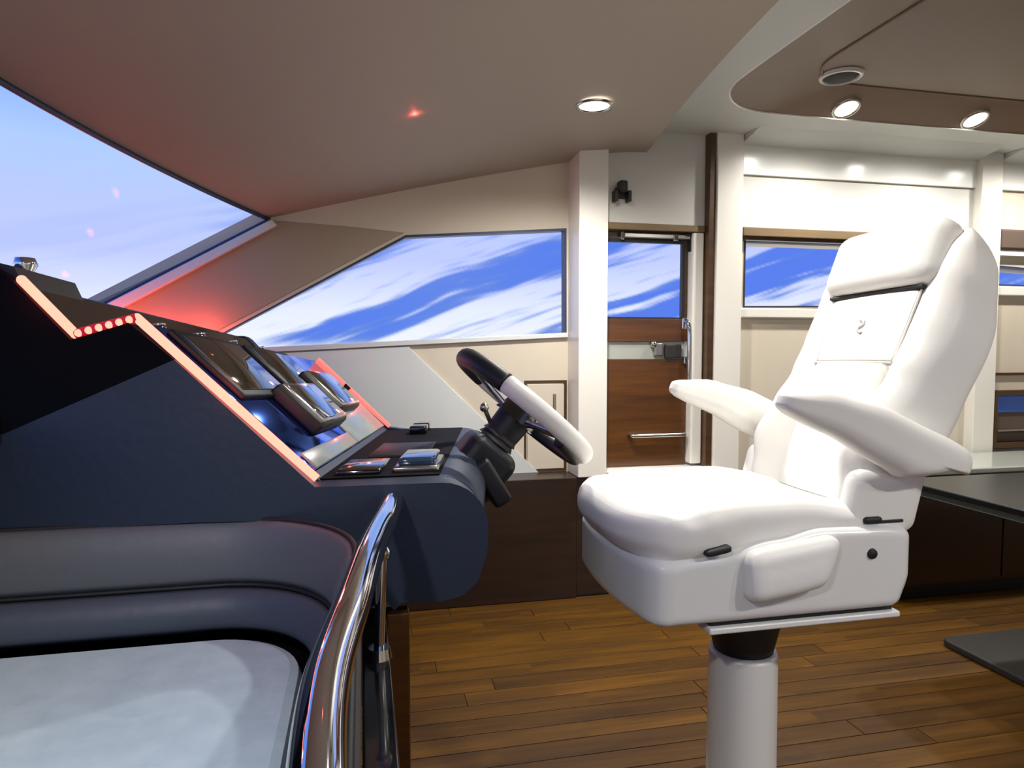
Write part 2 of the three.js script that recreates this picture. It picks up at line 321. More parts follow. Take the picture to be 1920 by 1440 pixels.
part('sill', box(1.187, 1.775, 0.60, 0.628, ZB - 0.08, ZW + 0.02, 0.006), M.white, door, 'white door sill');

// ---------------------------------------------------------------- windshield
const zc = -1.2, kOf = (z) => Math.abs((z - zc) / (ZF - zc));
const topEdge = (z) => { const k = kOf(z); return [-0.87 + 0.458 * k ** 1.8, 1.872 - 0.034 * k * k, z]; };
const botEdge = (z) => { const k = kOf(z); return [-2.2 + 0.55 * k ** 1.8, 1.13, z]; };
const ZP = 2 * zc - ZF;                                   // port side of the windshield, 0.973
const shield = struct('window_4', 'raked wrap round windshield ahead of the helm', [-1.6, 1.13, zc]);
const zs = Array.from({ length: 49 }, (_, i) => lerp(ZF, ZP, i / 48));
part('pane', ringLoft(zs.map((z) => { const t = topEdge(z), b = botEdge(z); return [[t[0], t[1], z], [b[0], b[1], z], [b[0] - 0.004, b[1] + 0.006, z], [t[0] - 0.004, t[1] + 0.006, z]]; })), M.glass, shield);
part('top_seal', new THREE.TubeGeometry(new THREE.CatmullRomCurve3(zs.map((z) => V(...topEdge(z)))), 96, 0.009, 8), M.gasket, shield);
part('bottom_seal', new THREE.TubeGeometry(new THREE.CatmullRomCurve3(zs.map((z) => V(...botEdge(z)))), 96, 0.02, 8), M.gasket, shield);
for (const [z, s] of [[ZF, 1], [ZP, -1]]) {
  const a = [-0.397, 1.834], b = [-1.66, 1.12], n = [0.493, -0.87];
  part('pillar_trim', slab([a, b, [b[0] + n[0] * 0.055, b[1] + n[1] * 0.055], [a[0] + n[0] * 0.03 + 0.01, a[1] + n[1] * 0.03]].map((p) => [...p]), s > 0 ? z + 0.01 : z - 0.045, s > 0 ? z + 0.045 : z - 0.01, [], 0.004), M.gelcoat, shield, 'pale trim down the windshield corner');
  part('corner_seal', rod([a[0] - 0.004, a[1] + 0.004, z + s * 0.03], [b[0] - 0.004, b[1] + 0.004, z + s * 0.03], 0.008, 0.008, 8), M.gasket, shield);
}
// the flat dash under the windshield
const dash = struct('trim_6', 'dark dash shelf under the windshield', [-1.4, 1.1, zc]);
part('shelf', plate([[-2.23, zc], ...zs.filter((_, i) => i % 4 === 0).map((z) => [botEdge(z)[0] - 0.03, z]), [-0.62, ZP], [-0.62, -2.22], [-0.32, -2.22], [-0.30, ZF]].slice(1), 1.085, 1.125), M.blackGloss, dash);
part('front', box(-0.36, -0.32, 0, 1.086, ZF, -2.22, 0.003), M.navy, dash);

// ---------------------------------------------------------------- ceiling
const ceiling = struct('ceiling', 'taupe headliner forward and pale panelled ceiling aft');
const aftEdge = (z) => 1.12 + 0.29 * clamp((-z - 1.2) / 2.05) ** 1.6 * 1.0;
const crease = (z) => 0.60 + 0.44 * clamp((-z - 2.3) / 1.073) ** 1.7;
{
  const row = (z) => {
    const t = topEdge(clamp(z, ZF, ZP)), c = crease(z), a = aftEdge(z), k = kOf(z), out = [];
    const cy = 2.205 - 0.022 * k * k;
    for (let i = 0; i <= 10; i++) { const u = i / 10; out.push([lerp(t[0] - 0.01, c, u), lerp(t[1] + 0.003, cy, u) + 0.012 * Math.sin(Math.PI * u), z]); }
    for (let i = 1; i <= 4; i++) { const u = i / 4; out.push([lerp(c, a, u), lerp(cy, 2.222, ss(u, 0, 1)), z]); }
    return out;
  };
  const Z = Array.from({ length: 40 }, (_, i) => lerp(ZF - 0.03, ZP + 0.03, i / 39));
  const rings = Z.map((z) => { const r = row(z); return [...r, ...r.slice().reverse().map(([x, y]) => [x, y + 0.12, z])]; });
  part('headliner', toCreasedNormals(ringLoft(rings), 0.35), M.headliner, ceiling, 'taupe fabric headliner');
}
const CY = 2.326;
const rr = (x0, x1, z0, z1, r, n = 10) => {              // rounded rectangle in x and z
  const out = [], c = [[x1 - r, z1 - r, 0], [x0 + r, z1 - r, 90], [x0 + r, z0 + r, 180], [x1 - r, z0 + r, 270]];
  for (const [x, z, a] of c) for (let i = 0; i <= n; i++) { const t = (a + 90 * i / n) * Math.PI / 180; out.push([x + r * Math.cos(t), z + r * Math.sin(t)]); }
  return out;
};
const trayOut = rr(1.50, 4.4, -2.895, 0.45, 0.36), trayIn = rr(1.86, 4.1, -2.70, 0.25, 0.25);
part('side_panel', plate([[1.10, ZO], [5.1, ZO], [5.1, 1.3], [1.10, 1.3]], CY, CY + 0.02, [trayOut]), M.ceilingWhite, ceiling, 'pale grey ceiling panel');
part('tray_face', ringLoft([trayOut.map(([x, z]) => [x, CY + 0.004, z]), trayIn.map(([x, z]) => [x, 2.415, z])], false), M.trayFace, ceiling, 'brown sloping side of the ceiling recess');
part('tray_lip', new THREE.TubeGeometry(new THREE.CatmullRomCurve3(trayOut.map(([x, z]) => V(x, CY + 0.005, z)), true), 200, 0.006, 8, true), M.valance, ceiling, 'white lip round the ceiling recess');
part('tray_top', plate(rr(1.80, 4.16, -2.76, 0.31, 0.28), 2.413, 2.43), M.trayTop, ceiling);
part('tray_ridge', new THREE.TubeGeometry(new THREE.CatmullRomCurve3(trayIn.map(([x, z]) => V(x, 2.412, z)), true), 200, 0.007, 8, true), M.trayFace, ceiling);
const roof = struct('trim_7', 'outer cabin roof above the ceiling', [2, 2.45, zc]);
part('roof', plate([[0.2, ZO], [5.15, ZO], [5.15, 1.35], [0.2, 1.35]], 2.46, 2.52), M.gelcoat, roof);

// port side and aft end, behind the camera
const wallP = struct('wall_port', 'cream lined port cabin wall with a long window');
const pw = [[-0.8, 1.215], [4.4, 1.40], [4.4, 1.84], [0.213, 1.789]];
part('panel', slab([[-2.25, 0], [5.1, 0], [5.1, 2.5], [0.6, 2.5], [-0.412, 1.90], [-1.75, 1.14], [-2.25, 1.14]], ZP, ZP + 0.09, [pw]), M.cream, wallP);
windowOf(5, 'long port side window behind the camera', pw, ZP + 0.06, 0.012);
const wallA = struct('wall_aft', 'cream aft bulkhead of the cabin');
part('panel', box(5.0, 5.1, 0, 2.5, ZO, 1.3, 0), M.cream, wallA);
const wallF = struct('wall_forward', 'dark panel below the windshield ahead of the dash');
part('panel', box(-2.3, -2.2, 0, 1.12, ZO, 1.1, 0), M.navy, wallF);

// ---------------------------------------------------------------- ceiling lamps
function downlight(pos, aim, label, I, r = 0.042, tilt = null, group) {
  const o = thing('ceiling_light', label, 'ceiling light', pos, group);
  const q = new THREE.Quaternion().setFromUnitVectors(V(0, 1, 0), tilt ? V(...tilt).normalize() : V(0, 1, 0));
  const put = (g) => g.applyQuaternion(q).translate(...pos);
  part('bezel', put(lathe([[r, 0.004], [r + 0.002, -0.004], [r + 0.012, -0.004], [r + 0.014, 0.004]], [0, 0, 0])), M.steel, o);
  part('lens', put(lathe([[0, -0.002], [r * 0.7, -0.002], [r, 0.001], [r, 0.004], [0, 0.004]], [0, 0, 0])), M.lens, o);
  const n = V(0, -1, 0).applyQuaternion(q);
  const s = new THREE.SpotLight(new THREE.Color(1, 0.97, 0.92), I * LAMP, 0, 1.4, 1, 2);
  s.position.set(pos[0] + n.x * 0.012, pos[1] + n.y * 0.012, pos[2] + n.z * 0.012); s.target.position.set(...aim); s.castShadow = true; s.shadow.radius = 2; scene.add(s, s.target);
  return o;
}
const headY = (x, z) => { const t = topEdge(clamp(z, ZF, ZP)), c = crease(z), k = kOf(z), u = clamp((x - t[0]) / (c - t[0])); return lerp(t[1], 2.205 - 0.022 * k * k, u) + 0.012 * Math.sin(Math.PI * u); };
downlight([0.902, 2.192, -2.6], [0.902, 0, -2.6], 'bright round downlight in the taupe headliner before the white pillar', 6.5, 0.06);
downlight([0.95, 2.203, -1.6], [0.95, 0, -1.6], 'round downlight in the headliner above the helm chair', 2.9);
downlight([-0.42, headY(-0.42, 0.1) - 0.006, 0.1], [-0.42, 0, 0.1], 'round downlight in the forward headliner over the settee', 5.2, 0.042, [-0.25, 0.97, 0]);
downlight([2.21, 2.352, -2.825], [2.2, 0, -3.0], 'left of the two oval downlights in the brown ceiling recess', 2.7, 0.05, [0, 0.9, -0.4]);
downlight([2.93, 2.352, -2.825], [2.9, 0, -3.0], 'right of the two oval downlights in the brown ceiling recess', 2.7, 0.05, [0, 0.9, -0.4]);
downlight([3.65, 2.352, -2.825], [3.6, 0, -3.0], 'downlight in the ceiling recess beyond the right edge', 2.7, 0.05, [0, 0.9, -0.4]);
downlight([2.2, 2.352, 0.38], [2.0, 0, -0.2], 'forward downlight on the port side of the ceiling recess', 3.5, 0.05, [0, 0.9, 0.4]);
downlight([2.93, 2.352, 0.38], [2.9, 0, -0.2], 'aft downlight on the port side of the ceiling recess', 3.5, 0.05, [0, 0.9, 0.4]);
const spk = thing('ceiling_speaker', 'dark round speaker in the ceiling recess', 'speaker', [2.02, 2.413, -2.62]);
part('grille', lathe([[0, -0.009], [0.06, -0.008], [0.072, 0.004], [0, 0.004]], [2.02, 2.407, -2.62]), M.speaker, spk);
part('rim', lathe([[0.072, 0.004], [0.074, -0.01], [0.086, -0.008], [0.09, 0.004]], [2.02, 2.407, -2.62]), M.gelcoat, spk);
const ind = thing('indicator_light', 'tiny red glowing indicator light in the headliner', 'indicator', [0.2, 2.1, -2.55]);
part('lens', new THREE.SphereGeometry(0.0085, 16, 10).translate(0.2, 2.108, -2.55), M.redStrip, ind);
part('collar', lathe([[0.008, 0.006], [0.009, -0.002], [0.015, -0.001], [0.016, 0.012]], [0.2, 2.108, -2.55], 20), M.steel, ind);
{ const l = new THREE.PointLight(new THREE.Color(1, 0.12, 0.1), 0.006, 0, 2); l.position.set(0.2, 2.088, -2.55); l.castShadow = true; l.shadow.radius = 0.3; scene.add(l); }
const cam = thing('bracket_camera', 'small black bracket camera on the pale panel above the door', 'camera', [1.265, 2.0, ZB]);
part('plate', box(1.235, 1.295, 1.985, 2.035, ZB, ZB + 0.012, 0.004), M.charcoal, cam);
part('head', box(1.243, 1.287, 2.01, 2.065, ZB + 0.01, ZB + 0.06, 0.01), M.charcoal, cam);
for (const x of [1.222, 1.292]) part('arm', box(x, x + 0.018, 1.965, 2.02, ZB, ZB + 0.05, 0.005), M.charcoal, cam);

// ---------------------------------------------------------------- helm console
// a prism along z whose section slides aft towards its starboard end: s = 0 near end, s = 1 far end
const Sk = (x, y, s) => { const u = (y > 1.1 ? ss(x, -1.6, -0.75) * (1 - ss(x, -0.405, -0.395)) : 0) * s; return [x + (0.17 * s) + 0.094 * u, y - 0.093 * u, -1.38 - 0.83 * s]; };
const A = [-0.589, 1.364], B = [-0.507, 1.269], Cc = [-0.405, 1.299], D = [-0.093, 0.989];
const endArc = []; for (let i = 0; i <= 8; i++) { const t = Math.PI / 2 * (1 - i / 8); endArc.push([0.15 + 0.09 * Math.cos(t), 0.895 + 0.09 * Math.sin(t)]); }
const lowArc = [[0.236, 0.845], [0.216, 0.79], [0.185, 0.765], [0.15, 0.757], [0.07, 0.76]];
const con = thing('helm_console', 'dark navy helm console with slanted glossy dash and red light strips', 'console', [-0.3, 0, -1.8]);
const skew = (g) => mapped(g, (x, y, z) => Sk(x, y, z));
const profile = [[-1.7, 0], [-0.25, 0], [-0.1, 0.3], [-0.02, 0.7], ...lowArc.slice().reverse(), ...endArc.slice().reverse(), [-0.085, 0.984], [-0.41, 1.288], [-0.505, 1.255], [-0.60, 1.36], [-0.62, 1.372], [-0.70, 1.372], [-0.92, 1.32], [-1.7, 1.12]];
part('body', skew(slab(profile, 0.012, 1)), M.navy, con);
// near side cheek in two facets; crease and black upper one paint shade
const crA = [-1.0, 0.92], crB = [-0.337, 1.226];
const dzLow = (x, y) => { const nx = 0.419, ny = -0.908; return Math.max(0, ((x - crB[0]) * nx + (y - crB[1]) * ny)) * 0.10; };
const facet = (pts) => mapped(slab(pts, 0, 0.03), (x, y, z) => [x, y, -1.39 + z + (z > 0.015 ? dzLow(x, y) : 0)]);
const arch = [[-0.034, 0.857], [-0.085, 0.89], [-0.14, 0.914], [-0.203, 0.926], [-0.3, 0.928]];
part('side_panel', facet([crA, ...arch.slice().reverse(), [0.01, 0.80], [0.055, 0.745], ...lowArc.slice().reverse(), ...endArc.slice().reverse(), [-0.09, 0.985], crB]), M.navy, con);
part('side_panel', facet([[-1.7, 0.92], crA, crB, [-0.412, 1.293], [-0.507, 1.262], [-0.60, 1.372], [-0.64, 1.40], [-0.8, 1.40], [-1.7, 1.2]]), M.navyTrim, con, 'upper side panel painted black for the shade on it');
part('brow', skew(slab([[-0.585, 1.355], [-0.60, 1.392], [-0.64, 1.402], [-0.75, 1.395], [-0.9, 1.32], [-0.64, 1.35]], 0.0, 0.17, [], 0)), M.brow, con);
part('brow_knob', lathe([[0, 0.03], [0.016, 0.028], [0.02, 0.015], [0.014, 0.004], [0.018, 0]], [-0.603, 1.385, -1.43], 20), M.chrome, con);
// dash face from C down to D: t along the slope, s across, h out of the face
const I = (t0, s, h) => { const t = t0 + (1 - t0) * 0.3 * s, x = lerp(Cc[0], D[0], t) + 0.17 * s, y = lerp(Cc[1], D[1], t), z = -1.38 - 0.83 * s; return [x + 0.7048 * h, y + 0.7094 * h, z]; };
const onDash = (t0, t1, s0, s1, h0, h1, r = 0.004) => mapped(new RoundedBoxGeometry((t1 - t0) * 0.44, h1 - h0, (s1 - s0) * 0.83, 3, r), (x, y, z) => I((t0 + t1) / 2 + x / 0.44, (s0 + s1) / 2 - z / 0.83, (h0 + h1) / 2 + y));
part('instrument_panel', onDash(0.02, 0.97, 0.035, 0.955, -0.01, 0.004, 0.003), M.skyTintGloss, con, 'glossy instrument panel with the reflected sky painted in as blue');
part('reflection_panel', onDash(0.60, 0.965, 0.50, 0.95, 0.0, 0.009, 0.003), M.wallReflectGrey, con, 'added lower dash panel painting the reflected wall in pale grey');
part('reflection_panel', onDash(0.86, 0.965, 0.05, 0.495, 0.0, 0.009, 0.003), M.wallReflectGrey, con, 'added lower dash panel painting the reflected wall in pale grey');
part('upper_panel', skew(slab([[-0.515, 1.258], [-0.415, 1.288], [-0.412, 1.296], [-0.51, 1.268]], 0.035, 0.955)), M.panelGloss, con);
part('brow_panel', skew(slab([[-0.60, 1.355], [-0.512, 1.258], [-0.506, 1.264], [-0.59, 1.362]], 0.035, 0.955)), M.screenGlass, con);
function screen(t0, t1, s0, s1) {
  const f = part('display', onDash(t0, t1, s0, s1, 0.002, 0.016, 0.005), M.blackSoft, con, 'flush black display');
  part('screen', onDash(t0 + 0.04, t1 - 0.04, s0 + 0.02, s1 - 0.02, 0.012, 0.0185, 0.001), M.screenGlass, f);
}
screen(0.06, 0.50, 0.06, 0.36);
screen(0.06, 0.50, 0.40, 0.68);
function pod(t0, t1, s0, s1, h) {
  const f = part('display_pod', onDash(t0, t1, s0, s1, 0.002, h, 0.012), M.charcoal, con, 'raised display pod');
  part('bezel', onDash(t0 + 0.015, t1 - 0.015, s0 + 0.012, s1 - 0.012, h - 0.004, h + 0.003, 0.003), M.steel, f);
  part('screen', onDash(t0 + 0.035, t1 - 0.035, s0 + 0.025, s1 - 0.025, h, h + 0.005, 0.002), M.panelGloss, f);
}
pod(0.46, 0.80, 0.24, 0.50, 0.04);
pod(0.30, 0.70, 0.58, 0.82, 0.032);
part('toggle', rod(I(0.48, 0.87, 0.0), I(0.48, 0.87, 0.035), 0.008, 0.011), M.blackSoft, con);
// small gauges and switches on the step between the brow and the dash
for (let k = 0; k < 4; k++) {
  const c = Sk(-0.463, 1.286, 0.16 + k * 0.17);
  const gg = part('gauge', lathe([[0, 0], [0.032, 0], [0.036, 0.004], [0.036, 0.014], [0.031, 0.016], [0.029, 0.01], [0, 0.01]], [0, 0, 0], 28).rotateZ(0.28).translate(...c), M.blackGloss, con);
  part('gauge_rim', new THREE.TorusGeometry(0.034, 0.003, 8, 32).rotateX(Math.PI / 2).translate(0, 0.016, 0).rotateZ(0.28).translate(...c), M.chrome, gg);
}
// ledge with its fittings
part('ledge_trim', skew(slab([[-0.09, 0.982], [0.15, 0.982], [0.15, 0.988], [-0.09, 0.988]], 0.02, 0.98)), M.navyTrim, con);
const led = (x0, x1, s0, s1, h0, h1, r) => mapped(new RoundedBoxGeometry(x1 - x0, h1 - h0, (s1 - s0) * 0.83, 3, r), (x, y, z) => Sk((x0 + x1) / 2 + x, (h0 + h1) / 2 + y, (s0 + s1) / 2 - z / 0.83));
part('switch_panel', led(-0.065, 0.025, 0.05, 0.22, 0.984, 0.998, 0.004), M.blackGloss, con);
const thr = part('control_plate', led(0.05, 0.145, 0.06, 0.24, 0.984, 1.0, 0.005), M.steel, con);
part('control_cover', led(0.058, 0.137, 0.075, 0.225, 0.998, 1.016, 0.008), M.smoked, thr, 'smoked blue grey cover');
part('switch_panel', led(-0.04, 0.10, 0.30, 0.55, 0.984, 0.994, 0.003), M.brow, con);
for (const s of [0.80, 0.90]) part('switch', led(0.0, 0.05, s, s + 0.07, 0.984, 1.012, 0.004), M.blackGloss, con);
part('far_coaming', skew(slab([[-0.62, 1.372], [-0.60, 1.372], A, B, [Cc[0] - 0.001, Cc[1]], [D[0] + 0.006, D[1] + 0.006], [-0.02, 0.985], [-0.12, 0.93], [-0.6, 1.2]], 0.965, 1.0)), M.navy, con);
// light strips: near edge in three runs, the middle one of single diodes
const at0 = (p, o = 0) => [p[0] + o, p[1] + o * 0.9, -1.372];
const runGeo = (p, q, r) => rod(at0(p, 0.004), at0(q, 0.004), r, r, 12);
const ledStrip = part('light_strip', [runGeo(A, B, 0.0085), runGeo(Cc, D, 0.0085), new THREE.SphereGeometry(0.0085, 12, 8).translate(...at0(B, 0.004)), new THREE.SphereGeometry(0.0085, 12, 8).translate(...at0(Cc, 0.004)), new THREE.SphereGeometry(0.0085, 12, 8).translate(...at0(A, 0.004))], M.redStrip, con, 'glowing red light strip');
const dim = part('light_channel', runGeo(B, Cc, 0.009), M.redDim, con, 'dark red diffuser channel');
for (let k = 0; k < 6; k++) { const p = [lerp(B[0], Cc[0], 0.08 + k * 0.165), lerp(B[1], Cc[1], 0.08 + k * 0.165)]; part('diode', new THREE.SphereGeometry(0.0068, 12, 8).translate(p[0] + 0.003, p[1] + 0.003, -1.366), M.redStrip, dim); }

part('light_strip', rod(I(0.02, 0.985, 0.004), I(1.0, 0.985, 0.004), 0.014, 0.014, 16), M.redFar, con, 'salmon red light strip on the far edge');
// strip along the dash shelf by the starboard wall
part('coaming', box(-1.2, -0.62, 1.12, 1.275, -3.29, -3.235, 0.004), M.navy, dash);
const sideStrip = part('light_strip', box(-1.17, -0.65, 1.274, 1.286, -3.27, -3.255, 0.004), M.redStrip, dash, 'red light strip on the dash by the wall');
const red = (x, y, z, I0) => { const l = new THREE.PointLight(new THREE.Color(1, 0.10, 0.08), I0, 0, 2); l.position.set(x, y, z); l.castShadow = true; l.shadow.radius = 0.5; scene.add(l); };
red(-0.70, 1.3, -3.262, 0.14); red(-0.9, 1.3, -3.262, 0.14); red(-1.1, 1.3, -3.262, 0.14);
red(-0.54, 1.345, -1.345, 0.02); red(-0.24, 1.17, -1.345, 0.02); red(-0.15, 1.09, -1.345, 0.015);
red(-0.10, 1.25, -2.19, 0.02); red(0.03, 1.12, -2.19, 0.02);

// ---------------------------------------------------------------- steering wheel
{
  const c = [0.4245, 1.089, -1.78], n = V(0.647, 0.762, 0).normalize(), R = 0.206, r = 0.0215;
  const o = thing('steering_wheel', 'black and white leather steering wheel on a tilting black column', 'steering wheel', c);
  const e1 = V(-0.762, 0.647, 0).normalize(), e2 = V(0, 0, 1);       // e1 to the top of the wheel
  const at = (a, rad, h = 0) => { const p = V(...c).addScaledVector(e1, Math.cos(a) * rad).addScaledVector(e2, Math.sin(a) * rad).addScaledVector(n, h); return [p.x, p.y, p.z]; };
  const arc = (a0, a1, rad, tr, h = 0, N = 48) => {
    const rings = []; for (let i = 0; i <= N; i++) { const a = lerp(a0, a1, i / N), ring = []; for (let j = 0; j < 14; j++) { const b = j / 14 * 2 * Math.PI; ring.push(at(a, rad + Math.cos(b) * tr, h + Math.sin(b) * tr * 1.15)); } rings.push(ring); } return ringLoft(rings);
  };
  const k = 1.0;
  part('rim', arc(k, 2 * Math.PI - k, R, r), M.leather, o, 'white leather rim');
  part('grip', arc(-k, k, R, r * 1.04), M.blackSoft, o, 'black leather upper grip');
  for (const a of [0.0, 2.15, -2.15]) {
    const q0 = at(a, 0.045, -0.03), q1 = at(a, R - 0.012, -0.004);
    part('spoke', [rod(at(a - 0.25, 0.045, -0.03), at(a - 0.05, R - 0.012, -0.004), 0.009, 0.007, 10), rod(at(a + 0.25, 0.045, -0.03), at(a + 0.05, R - 0.012, -0.004), 0.009, 0.007, 10)], M.chrome, o, 'chrome spoke');
  }
  part('rim_back', arc(2.0, 2 * Math.PI - 2.0, R - 0.012, r * 0.8, -0.02), M.blackSoft, o, 'black inner rim band');
  part('hub', rod(at(0, 0, -0.045), at(0, 0, 0.0), 0.062, 0.05, 32), M.blackGloss, o);
  part('horn_pad', rod(at(0, 0, 0.0), at(0, 0, 0.012), 0.046, 0.038, 32), M.leather, o);
  part('column', rod(at(0, 0, -0.16), at(0, 0, -0.04), 0.044, 0.05, 32), M.blackSoft, o);
  const kn = part('tilt_housing', mapped(new RoundedBoxGeometry(0.15, 0.15, 0.15, 4, 0.035), (x, y, z) => { const q = at(0, 0, -0.2); const p = V(...q).addScaledVector(n, y).addScaledVector(e1, -x - 0.005); return [p.x, p.y, p.z + z]; }), M.blackSoft, o);
  part('bellows', [0, 1, 2, 3].map((i) => rod(at(0, 0, -0.155 + i * 0.016), at(0, 0, -0.143 + i * 0.016), 0.058 - i * 0.002, 0.052 - i * 0.002, 28)), M.brow, o);
  part('tilt_lever', [rod(at(0.4, 0.055, -0.09), at(0.55, 0.105, -0.075), 0.006, 0.006, 10), new THREE.SphereGeometry(0.012, 14, 10).translate(...at(0.55, 0.11, -0.073))], M.steel, o, 'metal tilt lever');
  part('mount_plate', mapped(new RoundedBoxGeometry(0.13, 0.05, 0.22, 3, 0.012), (x, y, z) => { const q = [0.318, 0.905, -1.78]; const p = V(...q).addScaledVector(V(0.86, 0.51, 0), y).addScaledVector(V(-0.51, 0.86, 0), x); return [p.x, p.y, p.z + z]; }), M.blackSoft, o);
}

// ---------------------------------------------------------------- helm chair
{
  const zc0 = -1.60, o = thing('helm_chair', 'white leather helm chair with raised armrests on a white pedestal', 'chair', [0.98, 0, zc0]);
  // pedestal
  part('floor_flange', lathe([[0, 0.0], [0.19, 0.0], [0.19, 0.012], [0.17, 0.02], [0.10, 0.028], [0.0, 0.028]], [0.98, 0.001, zc0]), M.steel, o);
  part('pedestal', lathe([[0.0, 0.02], [0.092, 0.02], [0.09, 0.05], [0.088, 0.44], [0.084, 0.452], [0, 0.452]], [0.98, 0, zc0], 48), M.chairShell, o, 'white pedestal column');
  part('collar', lathe([[0.0, 0.452], [0.076, 0.452], [0.08, 0.47], [0.094, 0.53], [0.13, 0.6], [0.13, 0.611], [0, 0.611]], [0.98, 0, zc0], 48), M.charcoal, o, 'dark collar');
  part('slide_plate', box(0.745, 1.24, 0.61, 0.625, zc0 - 0.2, zc0 + 0.25, 0.005), M.chairShell, o);
  part('slide_rail', box(0.755, 1.23, 0.62, 0.64, zc0 - 0.17, zc0 + 0.235, 0.004), M.slit, o);
  // base shell: front corners swept back, sides slightly tapered
  const shell = (x, y, z) => {
    const X = x + 0.92, fr = 1 - ss(X, 0.58, 0.70), aw = Math.abs(z);
    const cut = (aw / 0.26) ** 2 * 0.03 + (aw > 0.2 ? (1 - Math.sqrt(Math.max(0, 1 - ((aw - 0.2) / 0.0625) ** 2))) * 0.03 : 0);
    const top = y > 0 ? table([[0.58, -0.026], [0.75, -0.016], [0.9, 0.012], [1.02, 0.03], [1.17, 0.026], [1.3, 0.014]], X) * ss(y, 0.0, 0.07) : 0;
    const back = X > 1.2 && y < 0 ? -0.025 * ss(-y, 0, 0.09) : 0;
    return [X + cut * fr + back, 0.722 + y + top, zc0 + z];
  };
  part('base_shell', soft(0.68, 0.172, 0.52, 0.024, shell, 30), M.chairShell, o, 'glossy white seat base');
  part('hip_pad', soft(0.235, 0.115, 0.075, 0.03, (x, y, z) => [0.935 + x - 0.04 * ss(x, -0.02, 0.117) * ss(-y, -0.05, 0.06), 0.755 + y + x * 0.12, zc0 + 0.262 + z * (0.75 + 0.35 * ss(-y, -0.05, 0.03))], 16), M.leather, o, 'padded pocket on the side');
  part('latch', soft(0.06, 0.016, 0.03, 0.007, (x, y, z) => [0.752 + x, 0.806 + y + x * 0.15, zc0 + 0.262 + z], 6), M.slit, o, 'black release latch');
  part('bolt_cap', lathe([[0, 0], [0.013, 0], [0.011, 0.006], [0, 0.007]], [0, 0, 0], 20).rotateX(Math.PI / 2).translate(1.147, 0.772, zc0 + 0.259), M.slit, o, 'black bolt cap');
  part('recline_lever', [soft(0.05, 0.018, 0.03, 0.008, (x, y, z) => [1.16 + x, 0.845 + y, zc0 + 0.235 + z], 6), box(1.15, 1.245, 0.836, 0.844, zc0 + 0.20, zc0 + 0.245, 0.003)], M.slit, o, 'black recline lever');
  // cushion: waterfall front and raised sides
  const cush = (x, y, z) => {
    const X = x + 0.872, aw = Math.abs(z), fr = 1 - ss(X, 0.53, 0.85);
    const cut = aw > 0.06 ? (1 - Math.sqrt(Math.max(0, 1 - ((aw - 0.06) / 0.22) ** 2))) * 0.20 : 0;
    const up = y > 0 ? ss(y, 0, 0.05) * (0.016 * ss(aw, 0.12, 0.2) * ss(X, 0.62, 0.75) + 0.018 * (1 - ss(Math.hypot((X - 0.72) / 0.2, z / 0.22), 0.2, 1)) - 0.02 * ss(X, 0.98, 1.14)) : 0;
    return [X + cut * fr * 0.8 + (y < 0 ? 0.02 * ss(-y, 0, 0.05) * (1 - ss(X, 0.53, 0.6)) : 0), 0.83 + y + up, zc0 + z * (1 - 0.075 * ss(X, 0.7, 0.85))];
  };
  part('seat_cushion', soft(0.64, 0.115, 0.525, 0.048, cush, 30), M.leather, o, 'thick white seat cushion');
  // backrest frame of reference: t up the back, w across, n out of its front
  const Bk = (t0, w, n0) => { const k = w * ss(t0, 0.25, 0.6), t = t0 + 0.1 * k, n = n0 - 0.12 * k; return [1.16 + 0.342 * t - 0.94 * n, 0.84 + 0.94 * t + 0.342 * n, zc0 + w]; };
  const Wt = (t) => table([[-0.04, 0.205], [0.03, 0.232], [0.2, 0.242], [0.42, 0.24], [0.6, 0.225], [0.76, 0.20]], t);
  const bump = (t) => table([[-0.05, 0.035], [0.05, 0.088], [0.14, 0.116], [0.25, 0.088], [0.36, 0.052], [0.46, 0.032], [0.62, 0.02], [0.76, 0.0]], t);
  const rear = (t) => table([[-0.04, -0.09], [0.09, -0.14], [0.316, -0.195], [0.507, -0.21], [0.654, -0.165], [0.74, -0.11], [0.78, -0.08]], t);
  const rings = [];
  for (let i = 0; i <= 64; i++) {
    const t = lerp(-0.045, 0.755, i / 64), end = Math.sqrt(Math.max(0.0004, 1 - ss(t, 0.68, 0.757) ** 2)) * Math.sqrt(Math.max(0.02, 1 - (1 - ss(t, -0.06, 0.0)) ** 2));
    const W = Wt(t) * lerp(0.86, 1, end), nr = rear(t), ring = [];
    const front = (w) => -0.004 + bump(t) * ss(Math.abs(w), 0.115, 0.185), mid = lerp(nr, 0.02, 0.5);
    const edge = (w) => Math.max(0, 1 - Math.abs(w / W) ** 4) ** 0.25;
    for (let j = 0; j < 40; j++) { const w = -W * Math.cos(Math.PI * j / 40); ring.push(Bk(t, w, mid + (front(w) - mid) * edge(w) * end)); }
    for (let j = 0; j < 40; j++) { const w = W * Math.cos(Math.PI * j / 40); ring.push(Bk(t, w, mid + (nr * (1 - 0.1 * (w / W) ** 2) - mid) * edge(w) * end)); }
    rings.push(ring);
  }
  part('backrest', ringLoft(rings), M.leather, o, 'white backrest with deep side bolsters');
  const pad = (name, t0, t1, hw, n0, n1, r, label, crown = 0.008, flare = 0) => part(name, soft(t1 - t0, n1 - n0, hw * 2, r, (x, y, z) => Bk((t0 + t1) / 2 + x, z * (1 + flare * x), (n0 + n1) / 2 + y + (y > 0 ? crown * (1 - (z / hw) ** 2) : 0)), 16), M.leather, o, label);
  pad('headrest', 0.59, 0.775, 0.168, -0.06, 0.044, 0.046, 'padded headrest', 0.006, -0.1);
  pad('upper_pad', 0.392, 0.582, 0.135, -0.02, 0.010, 0.01, 'flat upper back pad', 0.004);
